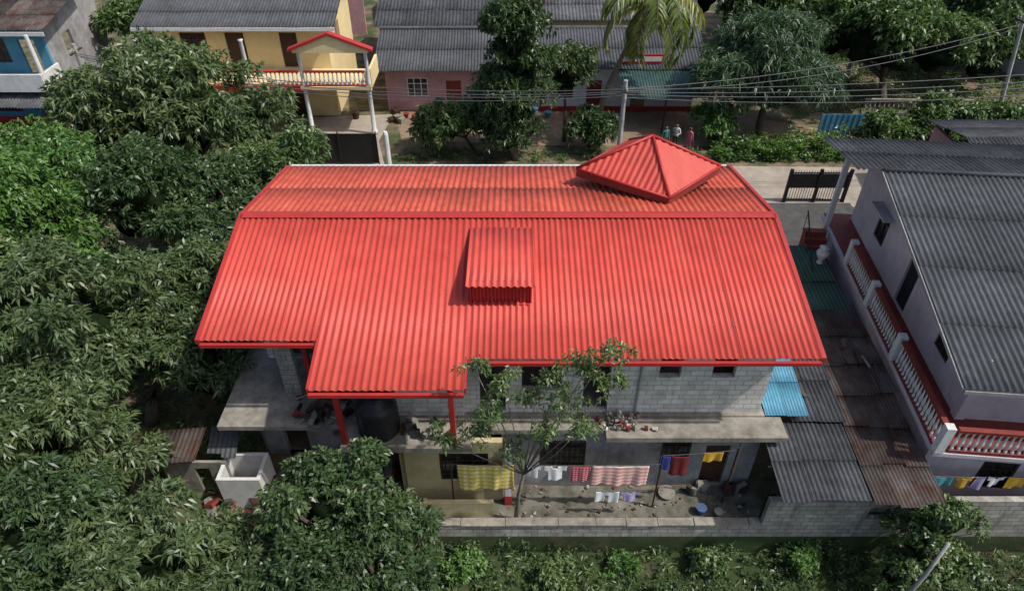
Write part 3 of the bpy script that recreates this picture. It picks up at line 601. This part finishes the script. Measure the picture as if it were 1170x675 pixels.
bw=balustrade('balustrade_wall',None,(23.4,43.8),(30.5,43.6),.3,.9,.3,CONC,CONC,.08)
wall('balustrade_plinth',None,'x',23.4,30.5,43.6,43.9,-.05,.3,[],CONC)
def pole(nm,x,y,h,tx=0,ty=0):
    n=MB(); n.tube([(x,y,-.2),(x+tx,y+ty,h)],[.16,.1],8); n.box(x+tx-.05,x+tx+.05,y+ty-.6,y+ty+.6,h-.45,h-.37,1)
    for k in(-.5,-.2,.2,.5): n.lathe(x+tx,y+ty+k,[(.04,h-.37),(.05,h-.3),(.03,h-.22)],8,0)
    return n.obj(nm,None,[POLE,WOODD])
pole('utility_pole',5.6,33,6.75); pole('utility_pole',31.6,42.1,7.2,-1.5,-.2); pole('utility_pole',-24,38.0,6.8); pole('utility_pole',24.8,50,5.4); pole('utility_pole',34,34,7)
def wire(a,b,sag,nm='power_line',r=.02,mt=CABLE):
    cu=bpy.data.curves.new(nm,'CURVE'); cu.dimensions='3D'; cu.bevel_depth=r; sp=cu.splines.new('POLY'); N=24; sp.points.add(N)
    a=Vector(a);b=Vector(b)
    for i in range(N+1):
        f=i/N; p=a.lerp(b,f); p.z-=sag*4*f*(1-f); sp.points[i].co=(*p,1)
    cu.materials.append(mt); o=bpy.data.objects.new(nm,cu); C.objects.link(o); return o
for i,k in enumerate((-.5,-.2,.2,.5)):
    wire((5.6,33+k,6.5-.28*i),(34,34+k,7.6-.5*i),.35+.1*i); wire((5.6,33+k,6.5-.25*i),(-24,38+k,6.5-.25*i),.8+.1*i)
    if i%2: wire((5.6,33+k,6.6-.2*i),(30.1,41.9+k,7.0-.3*i),.5+.12*i)
wire((5.6,33,6.2),(3,44.5,3.6),.3)
# ------------------------------------------------------------------ laundry
wire((-1.9,13.35,2.36),(4.6,13.35,2.36),.06,'clothes_line',.012); wire((4.7,13.5,2.6),(7.0,13.6,2.75),.03,'clothes_line',.012); wire((2.4,13.1,1.35),(4.3,13.1,1.35),.04,'clothes_line',.012)
def cloth(nm,x0,x1,zt,drop,y,mat,seed=0,shape=None,flat=1):
    rg=random.Random(seed); nx,nz=28,16; vs=[];fs=[]; ph=rg.random()*6
    for j in range(nz+1):
        for i in range(nx+1):
            s=i/nx; q=j/nz; w=(.008+.03*q)*flat
            xx=x0+(x1-x0)*s+.02*q*math.sin(ph)
            vs.append((xx,y+w*math.sin(s*(x1-x0)*8+ph+q)+w*.6*math.sin(s*(x1-x0)*19+2*ph),zt-drop*q*(1+.03*math.sin(s*7+ph))-.03*math.sin(s*math.pi)))
    for j in range(nz):
        for i in range(nx):
            s=(i+.5)/nx;q=(j+.5)/nz
            if shape=='shirt' and not(.22<s<.78 or (q<.38 and abs(s-.5)<.5-.15*q)) : continue
            if shape=='shirt' and q<.1 and abs(s-.5)<.12: continue
            if shape=='shorts' and q>.35 and abs(s-.5)<.06: continue
            fs.append((j*(nx+1)+i,j*(nx+1)+i+1,(j+1)*(nx+1)+i+1,(j+1)*(nx+1)+i))
    m=MB(); m.add(vs,fs); o=m.obj(nm,None,[mat],smooth=True); so=o.modifiers.new('s','SOLIDIFY'); so.thickness=.008; return o
WC=M('white_cotton',(.78,.78,.78),(.7,.7,.7),3,.9,.05,dirt=.1)
def cc(n,c): return M(n,c,None,3,.9,0)
MAR=cc('maroon_cotton',(.22,.03,.03)); ORG=cc('orange_cotton',(.75,.45,.05)); BLC=cc('blue_cotton',(.05,.08,.35)); TLC=cc('teal_cotton',(.08,.35,.38)); LIL=cc('lilac_cotton',(.5,.4,.65))
cloth('plaid_sheet',-1.72,.05,2.34,1.25,13.35,MStripe('yellow_plaid',(.66,.56,.12),(.74,.70,.42),1.6,True,(.62,.42,.08)),1)
cloth('white_shirt',.42,.92,2.3,.6,13.35,WC,2,'shirt'); cloth('white_shirt',.95,1.72,2.3,.7,13.35,WC,3,'shirt')
cloth('red_plaid_cloth',1.8,2.45,2.29,.75,13.35,MStripe('red_plaid',(.5,.1,.13),(.6,.35,.36),3,True,(.3,.03,.05)),4)
cloth('striped_towel',2.5,4.27,2.3,1.0,13.35,MStripe('pink_stripe',(.72,.3,.28),(.75,.6,.5),1.9),5)
cloth('white_shorts',2.65,3.4,1.32,.55,13.1,WC,6,'shorts'); cloth('lilac_shirt',3.4,4.05,1.32,.5,13.1,LIL,7,'shirt')
cloth('maroon_cloth',4.95,5.5,2.58,.9,13.5,MAR,8); cloth('blue_cloth',4.6,4.92,2.58,.6,13.5,BLC,9)
cloth('orange_cloth',5.95,6.55,2.68,.42,13.56,ORG,10)
wire((13.0,13.1,2.1),(17.5,13.1,2.1),.05,'clothes_line',.012)
for i,(a,b,m_) in enumerate(((13.1,13.7,TLC),(13.8,14.3,ORG),(14.4,14.7,LIL),(14.75,15.3,WC),(15.4,16,ORG),(16.1,16.8,MAR))): cloth('hanging_cloth',a,b,2.08,.45+.1*(i%3),13.1,m_,30+i,'shirt' if i%2 else None)
lp=MB(); [lp.tube([(x,y,0),(x,y,z)],.03,6) for x,y,z in((-1.9,13.35,2.45),(4.65,13.42,2.7),(7.0,13.6,2.85))]; lp.obj('line_posts',None,[WOODD])
bk=MB(); bk.lathe(6.2,13.2,[(.13,.015),(.17,.3),(.18,.31)],14,0); bk.lathe(6.75,13.1,[(.11,.015),(.14,.24),(.15,.25)],14,1); bk.lathe(5.2,13.9,[(.2,.015),(.28,.14),(.29,.15)],14,1); bk.obj('plastic_buckets',None,[M('blue_plastic',(.08,.13,.25),None,3,.4,0),CONC])
rr=random.Random(21); db=MB()
for k in range(120):
    x=rr.uniform(-1,7.8); y=rr.uniform(12.9,14.2); sz=rr.uniform(.02,.08); db.obox((x,y,.02+sz/3),sz*1.5,sz,sz*.6,(0,0,rr.random()*3),rr.randrange(4))
for k in range(12):
    x=rr.uniform(5.8,7.9); db.obox((x,rr.uniform(13.9,14.2),.2),rr.uniform(.1,.4),.15,rr.uniform(.1,.5),(0,0,rr.random()),rr.choice([0,1,3]))
db.obj('scattered_debris',None,[CONC,WOODD,POLE,RUST])
jh=empty('scrap_hut'); v=Vector((0,-1.2,-.2)); corr('scrap_roof',jh,(-11.6,14.9,2.1),(1,.1,0),v,1.5,v.length,.15,.022,RUST,'sine',1,.6,.02,.08,41)
v=Vector((.1,-1.0,-.25)); corr('scrap_roof_b',jh,(-10.0,15.2,2.0),(1,-.1,.05),v,1.0,v.length,.15,.022,ASB,'sine',1,.6,.02,.08,42)
wall('hut_wall',jh,'x',-11.4,-9.3,14.0,14.1,-.05,1.6,[(-10.4,-9.9,0,1.3)],CONC)
ct=MB(); a=(-9.45,-8.05,13.4,14.5,1.5)
for bx in((a[0],a[1],a[2],a[2]+.12),(a[0],a[1],a[3]-.12,a[3]),(a[0],a[0]+.12,a[2]+.12,a[3]-.12),(a[1]-.12,a[1],a[2]+.12,a[3]-.12)): ct.box(*bx,0,a[4],0)
ct.box(a[0]+.12,a[1]-.12,a[2]+.12,a[3]-.12,.02,.1,1)
ct.obj('open_concrete_tank',None,[WHITE,DARK],bevel=.01)
jb=MB(); rr=random.Random(5)
for k in range(56): jb.obox((rr.uniform(-10,-4),rr.uniform(13,15.2),rr.uniform(.1,.5)),rr.uniform(.2,.9),rr.uniform(.05,.4),rr.uniform(.03,.2),(rr.uniform(-.5,.5),rr.uniform(-.5,.5),rr.random()*3),rr.randrange(4))
for k in range(40): jb.obox((rr.uniform(-6.9,-4.9),rr.uniform(14.3,15.5),3.25+rr.uniform(0,.3)),rr.uniform(.1,.6),rr.uniform(.04,.2),rr.uniform(.03,.14),(rr.uniform(-.4,.4),rr.uniform(-.4,.4),rr.random()*3),rr.choice([0,1,2,4,3]))
for k in range(14): jb.obox((rr.uniform(-3.4,-1.6),rr.uniform(13.6,14.4),3.25+rr.uniform(0,.2)),rr.uniform(.1,.5),rr.uniform(.04,.2),rr.uniform(.05,.25),(0,0,rr.random()*3),rr.choice([0,1,2,4]))
jb.obj('scrap_pile',None,[WOODD,CONC,RUST,REDP,BLACKM])
# ------------------------------------------------------------------ people
SKIN=M('skin',(.22,.11,.07),(.18,.09,.06),5,.6,0,dirt=.05); HAIR=M('black_hair',(.012,.01,.01),None,5,.5,0)
def person(loc,yaw,shirt,pants,seed=0,armup=False):
    e=empty('person',loc,yaw); bm=bmesh.new(); lay=bm.verts.layers.skin.verify(); V=[]
    def v(co,r,par=None):
        x=bm.verts.new(co); x[lay].radius=(r,r*.85); V.append(x)
        if par is not None: bm.edges.new((V[par],x))
        return len(V)-1
    pel=v((0,0,.95),.15); V[pel][lay].use_root=True
    ch=v((0,0,1.2),.15,pel); sh=v((0,0,1.4),.13,ch); nk=v((0,0,1.5),.055,sh); hd=v((0,-.015,1.58),.085,nk); h2=v((0,-.015,1.68),.085,hd)
    for s in(-1,1):
        a=v((.18*s,0,1.40),.06,sh)
        if armup and s>0: el=v((.3*s,-.15,1.18),.045,a); wr=v((.2*s,-.38,1.22),.032,el); hand=v((.17*s,-.46,1.22),.035,wr); fd=Vector((-.1*s,-.9,0))
        else: el=v((.24*s,.02,1.12),.045,a); wr=v((.26*s,-.05,.88),.032,el); hand=v((.265*s,-.07,.81),.035,wr); fd=Vector((0,-.15,-1))
        for k in range(4):
            off=Vector((0,(k-1.5)*.022,0)) if not armup else Vector((0,(k-1.5)*.02,.0)); c=V[hand].co+off+fd.normalized()*.05; f=v(c,.011,hand); v(c+fd.normalized()*(.035+.01*(k in(1,2)))+Vector((-.01*s,0,0)),.009,f)
        c=V[hand].co+Vector((-.02*s,-.045,-.01)); v(c,.011,hand)
        hp=v((.095*s,0,.88),.095,pel); kn=v((.11*s,-.02,.5),.065,hp); an=v((.11*s,.02,.09),.042,kn); v((.12*s,-.14,.04),.038,an)
    me=bpy.data.meshes.new('sk'); bm.to_mesh(me); bm.free(); o=bpy.data.objects.new('sk',me); C.objects.link(o); o.modifiers.new('k','SKIN'); sb=o.modifiers.new('s','SUBSURF'); sb.levels=1; sb.render_levels=1
    dg=bpy.context.evaluated_depsgraph_get(); m2=bpy.data.meshes.new_from_object(o.evaluated_get(dg)); bpy.data.objects.remove(o)
    for m in(SKIN,shirt,pants,HAIR): m2.materials.append(m)
    for p in m2.polygons:
        c=p.center; p.use_smooth=True
        if c.z>1.47: p.material_index=3 if (c.z>1.7 or (c.y>.02 and c.z>1.56)) else 0
        elif c.z>.95 and not(abs(c.x)>.22 and c.z<1.2) : p.material_index=1
        elif c.z>.13 and abs(c.x)<.23 : p.material_index=2
        else: p.material_index=0
    b=bpy.data.objects.new('body',m2); reg(b,e)
    f=MB(); [f.lathe(x,-.1,[(.006,1.645),(.012,1.65),(.006,1.657)],6,1) for x in(-.032,.032)]; f.obox((0,-.108,1.615),.022,.03,.04,(0,0,0),0); f.obox((0,-.098,1.575),.045,.012,.012,(0,0,0),2); [f.obox((x,0,1.625),.015,.035,.055,(0,0,0),0) for x in(-.087,.087)]
    f.obj('face_features',e,[SKIN,HAIR,REDP],bevel=.003); return e
sh1=cc('teal_shirt',(.05,.2,.2));sh2=cc('white_shirt_cloth',(.5,.5,.5));sh3=cc('pink_dress',(.5,.12,.2));pt=cc('dark_trousers',(.03,.03,.045))
person((9.3,38.6,.0),.4,sh1,pt); person((10.0,38.9,.0),-.5,sh2,pt,armup=True); person((10.7,38.4,.0),2.4,sh3,sh3)
person((-31.6,41.3,3.42),0,sh3,sh3,armup=True)
# ------------------------------------------------------------------ trees
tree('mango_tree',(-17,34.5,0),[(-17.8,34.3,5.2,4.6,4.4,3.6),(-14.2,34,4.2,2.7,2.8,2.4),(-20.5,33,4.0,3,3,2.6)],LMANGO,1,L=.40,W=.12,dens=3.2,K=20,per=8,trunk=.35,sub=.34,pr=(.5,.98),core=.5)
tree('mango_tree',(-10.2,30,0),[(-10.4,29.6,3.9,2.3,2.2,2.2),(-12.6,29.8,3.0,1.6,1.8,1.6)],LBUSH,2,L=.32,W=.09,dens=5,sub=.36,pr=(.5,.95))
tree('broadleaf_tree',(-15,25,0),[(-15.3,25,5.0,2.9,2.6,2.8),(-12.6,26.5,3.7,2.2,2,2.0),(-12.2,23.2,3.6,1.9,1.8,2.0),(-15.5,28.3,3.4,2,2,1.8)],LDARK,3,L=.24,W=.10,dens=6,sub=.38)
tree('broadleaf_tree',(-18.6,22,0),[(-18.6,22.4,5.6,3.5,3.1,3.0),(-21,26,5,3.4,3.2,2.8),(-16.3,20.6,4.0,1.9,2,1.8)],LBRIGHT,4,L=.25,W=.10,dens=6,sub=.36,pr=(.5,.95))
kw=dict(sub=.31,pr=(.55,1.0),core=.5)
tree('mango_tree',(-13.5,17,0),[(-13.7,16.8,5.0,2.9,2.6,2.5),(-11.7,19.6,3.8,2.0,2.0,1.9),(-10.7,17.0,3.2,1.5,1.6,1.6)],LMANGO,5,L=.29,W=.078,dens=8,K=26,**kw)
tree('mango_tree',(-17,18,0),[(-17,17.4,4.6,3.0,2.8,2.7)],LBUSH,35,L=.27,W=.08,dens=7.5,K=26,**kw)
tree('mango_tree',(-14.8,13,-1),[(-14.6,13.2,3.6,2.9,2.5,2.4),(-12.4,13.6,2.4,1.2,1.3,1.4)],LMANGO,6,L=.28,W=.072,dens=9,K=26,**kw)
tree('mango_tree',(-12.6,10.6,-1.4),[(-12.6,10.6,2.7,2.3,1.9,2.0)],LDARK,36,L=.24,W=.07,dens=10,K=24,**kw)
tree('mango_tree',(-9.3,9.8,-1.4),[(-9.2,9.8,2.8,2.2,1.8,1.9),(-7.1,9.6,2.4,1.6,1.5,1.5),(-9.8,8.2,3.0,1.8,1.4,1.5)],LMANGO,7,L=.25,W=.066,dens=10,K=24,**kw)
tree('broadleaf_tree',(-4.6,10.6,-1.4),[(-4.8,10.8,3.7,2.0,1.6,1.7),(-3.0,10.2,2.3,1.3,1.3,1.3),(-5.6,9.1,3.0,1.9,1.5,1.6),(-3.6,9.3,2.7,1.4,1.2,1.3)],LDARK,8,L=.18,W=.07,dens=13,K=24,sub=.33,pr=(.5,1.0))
tree('bushy_tree',(-2.2,39,0),[(-3.6,38.8,1.9,1.7,1.6,1.7),(-1.9,39.2,2.3,1.8,1.6,1.8),(-5,38.6,1.2,1.2,1.2,1.2)],LBUSH,9,L=.3,W=.12,dens=4,trunk=.1)
tree('tall_dark_tree',(.2,37.6,0),[(.1,37.6,2.0,2.1,1.9,2.0),(0,37.6,4.2,2.2,2.0,2.2),(.3,37.6,6.2,1.9,1.8,2.0),(.1,37.6,8.0,1.6,1.5,1.9)],LDARK,10,L=.28,W=.10,dens=6,trunk=.2)
tree('roadside_tree',(3.3,40,0),[(3.2,40,4.6,1.6,1.5,1.8)],LMANGO,11,L=.3,W=.1,dens=4.5,trunk=.12)
tree('needle_tree',(15.8,41,0),[(15.7,41.5,3.2,4.0,3.0,2.4),(15.6,41.7,5.6,3.0,2.6,2.2),(13.4,41,4.2,2.0,2,1.8),(19,42,2.8,2,2,1.6)],LBLUE,12,L=.5,W=.07,dens=4.2,per=10,droop=.6,trunk=.25,K=20)
tree('broadleaf_tree',(24.6,43.5,0),[(24.4,45,4.8,3.8,3,2.8),(28,46,4.2,3,3,2.4),(22,48,4.5,2.5,2.5,2.3),(26,49,5,3.5,3,3)],LBUSH,13,L=.36,W=.14,dens=3.6,trunk=.25,core=.5,sub=.36)
tree('garden_bush',(27,40,0),[(27,40,1.4,2.4,1.7,1.6),(22.3,38.8,1.2,1.8,1.4,1.3),(29.8,39.4,1.3,2,1.6,1.4),(24.8,39.6,.9,1.6,1.2,1.1)],LBUSH,14,L=.3,W=.12,dens=4,trunk=.08)
tree('garden_bush',(13,39.8,0),[(12.6,39.9,1.2,1.5,1.2,1.3)],LBRIGHT,15,L=.3,W=.1,dens=5,trunk=.08)
tree('garden_bush',(5.2,38.4,0),[(4.9,38.6,1.3,1.5,1.3,1.5)],LDARK,16,L=.35,W=.1,dens=5,trunk=.08)
tree('back_tree',(33,56,0),[(34,52,4,4,3,3.4),(30,55,4,3.5,3,3),(18.5,54,4,3.5,3,3.2),(22,57,4,3,3,3),(33,48,3,2.6,2.4,2.6),(15,59,4,3,3,3)],LDARK,17,L=.45,W=.18,dens=2.4,trunk=.3)
tree('back_tree',(8,60,0),[(7.5,59.5,4.5,3.5,3,3),(-1,60,4.5,3,3,3.2)],LMANGO,18,L=.5,W=.2,dens=2,trunk=.3)
tree('back_tree',(-29,56,0),[(-25.5,50,4,2.4,3,3.6)],LBUSH,19,L=.4,W=.16,dens=2.6,trunk=.3)
palm('coconut_palm',(5.6,42.3,0),(8.1,41,8.0),3,22,4.0); palm('coconut_palm',(-22,52,0),(-20.5,50,9),8,16)
sl_l=[(-.2,12.3,6.9,.55,.45,.5),(-.95,12.3,7.6,.4,.35,.35),(1.35,12.3,7.4,.65,.45,.5),(2.35,12.2,8.2,.6,.4,.35),(1.9,12.3,7.6,.5,.4,.35),(2.6,12.4,6.8,.5,.4,.4),(1.3,12.3,6.0,.7,.5,.6),(1.9,12.3,5.3,.4,.4,.4),(.9,12.3,5.1,.4,.4,.35),(-.6,12.4,5.9,.45,.4,.5),(-1.0,12.4,5.0,.55,.4,.35),(-2.0,12.4,4.8,.45,.4,.35),(.6,12.3,6.5,.4,.35,.4),(.0,12.4,4.3,.35,.35,.3)]
tree('slender_tree',(.1,12.95,0),sl_l,LBUSH,20,L=.14,W=.055,dens=9,per=6,K=9,sub=.42,core=0,trunk=.06,limbs=6,low=-.9,bark=PBARK,lf=.5,pr=(.4,1.2))
tree('young_tree',(12.6,11.6,-1.4),[(12.5,11.6,1.2,1.2,.9,1.2),(13.3,11.3,.1,1.0,.8,.9),(12.9,11.5,2.3,.7,.6,.6),(11.9,11.3,-.2,.7,.7,.8)],LBUSH,22,L=.17,W=.075,dens=11,trunk=.08,K=15,sub=.36,pr=(.5,1.05))
tk=MB(); tk.tube([(11.6,10.3,-1.6),(11.75,10.4,-.3),(12.0,10.5,1.0),(12.25,10.7,2.3)],[.08,.07,.06,.05],8); tk.obj('bare_palm_trunk',None,[POLE],smooth=True)
for i,(x,y,z,r_,mt) in enumerate(((-1.6,11.9,-1.1,.55,LBRIGHT),(1.4,11.6,-1.2,.6,LBUSH),(3.6,12.0,-1.2,.45,LBRIGHT),(6.4,11.9,-1.1,.6,LBUSH),(9.6,12.1,-1.0,.6,LBRIGHT),(4.9,11.0,-1.3,.5,LDARK))):
    tree('bank_bush',(x,y,-1.5),[(x,y,z,r_*1.4,r_,r_)],mt,60+i,L=.15,W=.07,dens=16,K=10,trunk=.03,limbs=3,core=0)
weeds('hedge',[(12.2,20.2,37.2,39.6,0,1.4)],LBRIGHT,5,L=.24,W=.1,per=9,dens=55)
weeds('bank_weeds',[(-3,18,8.8,12.5,-1.55,.5),(-16,-3,6,12.5,-1.6,.6),(8,16,12.0,12.5,-1.4,.9)],LDARK,6,L=.16,W=.06,per=9,dens=60,patch=.05)
weeds('bank_ferns',[(-3,18,9.0,12.4,-1.45,.7)],LBUSH,16,L=.26,W=.05,per=10,dens=18,patch=-.1)
weeds('roadside_grass',[(-7,20,37.2,38.6,0,.35),(-40,-13,37.2,41,0,.4),(22,40,36.4,40,0,.5),(-14,-9,25,32,0,.4),(-40,-9,8,36,0,.5),(19,40,44,60,0,.5)],LBUSH,7,L=.32,W=.09,per=7,dens=9)
weeds('wall_creepers',[(-2.6,2.5,12.45,12.62,-1.3,.9),(4.5,7.5,12.45,12.62,-1.3,.6)],LDARK,8,L=.12,W=.06,per=8,dens=90)
# ------------------------------------------------------------------ light, sky, camera
to=Vector((.86,-.24,0)).normalized(); el=math.radians(55); dirv=Vector((to.x*math.cos(el),to.y*math.cos(el),math.sin(el)))
L=bpy.data.lights.new('sun','SUN'); L.energy=4.1; L.angle=math.radians(1.2); L.color=(1,.96,.89); lo=bpy.data.objects.new('sun',L); lo.rotation_euler=dirv.to_track_quat('Z','Y').to_euler(); C.objects.link(lo)
W=bpy.data.worlds.new('World'); S.world=W; W.use_nodes=True; bg=W.node_tree.nodes['Background']; sk=W.node_tree.nodes.new('ShaderNodeTexSky'); sk.sky_type='NISHITA'; sk.sun_disc=False; sk.sun_elevation=el; sk.sun_rotation=math.atan2(to.x,to.y); sk.dust_density=3
W.node_tree.links.new(sk.outputs[0],bg.inputs[0]); bg.inputs[1].default_value=.15
cam=bpy.data.cameras.new('camera'); cam.lens=24.3; cam.sensor_width=36; cam.clip_end=2000; co=bpy.data.objects.new('camera',cam); co.location=(0,0,19.9); co.rotation_euler=(math.radians(51),0,0); C.objects.link(co); S.camera=co
S.view_settings.view_transform='Standard'; S.view_settings.look='None'; S.view_settings.exposure=0
print('FACES',sum(len(o.data.polygons) for o in bpy.data.objects if o.type=='MESH'))
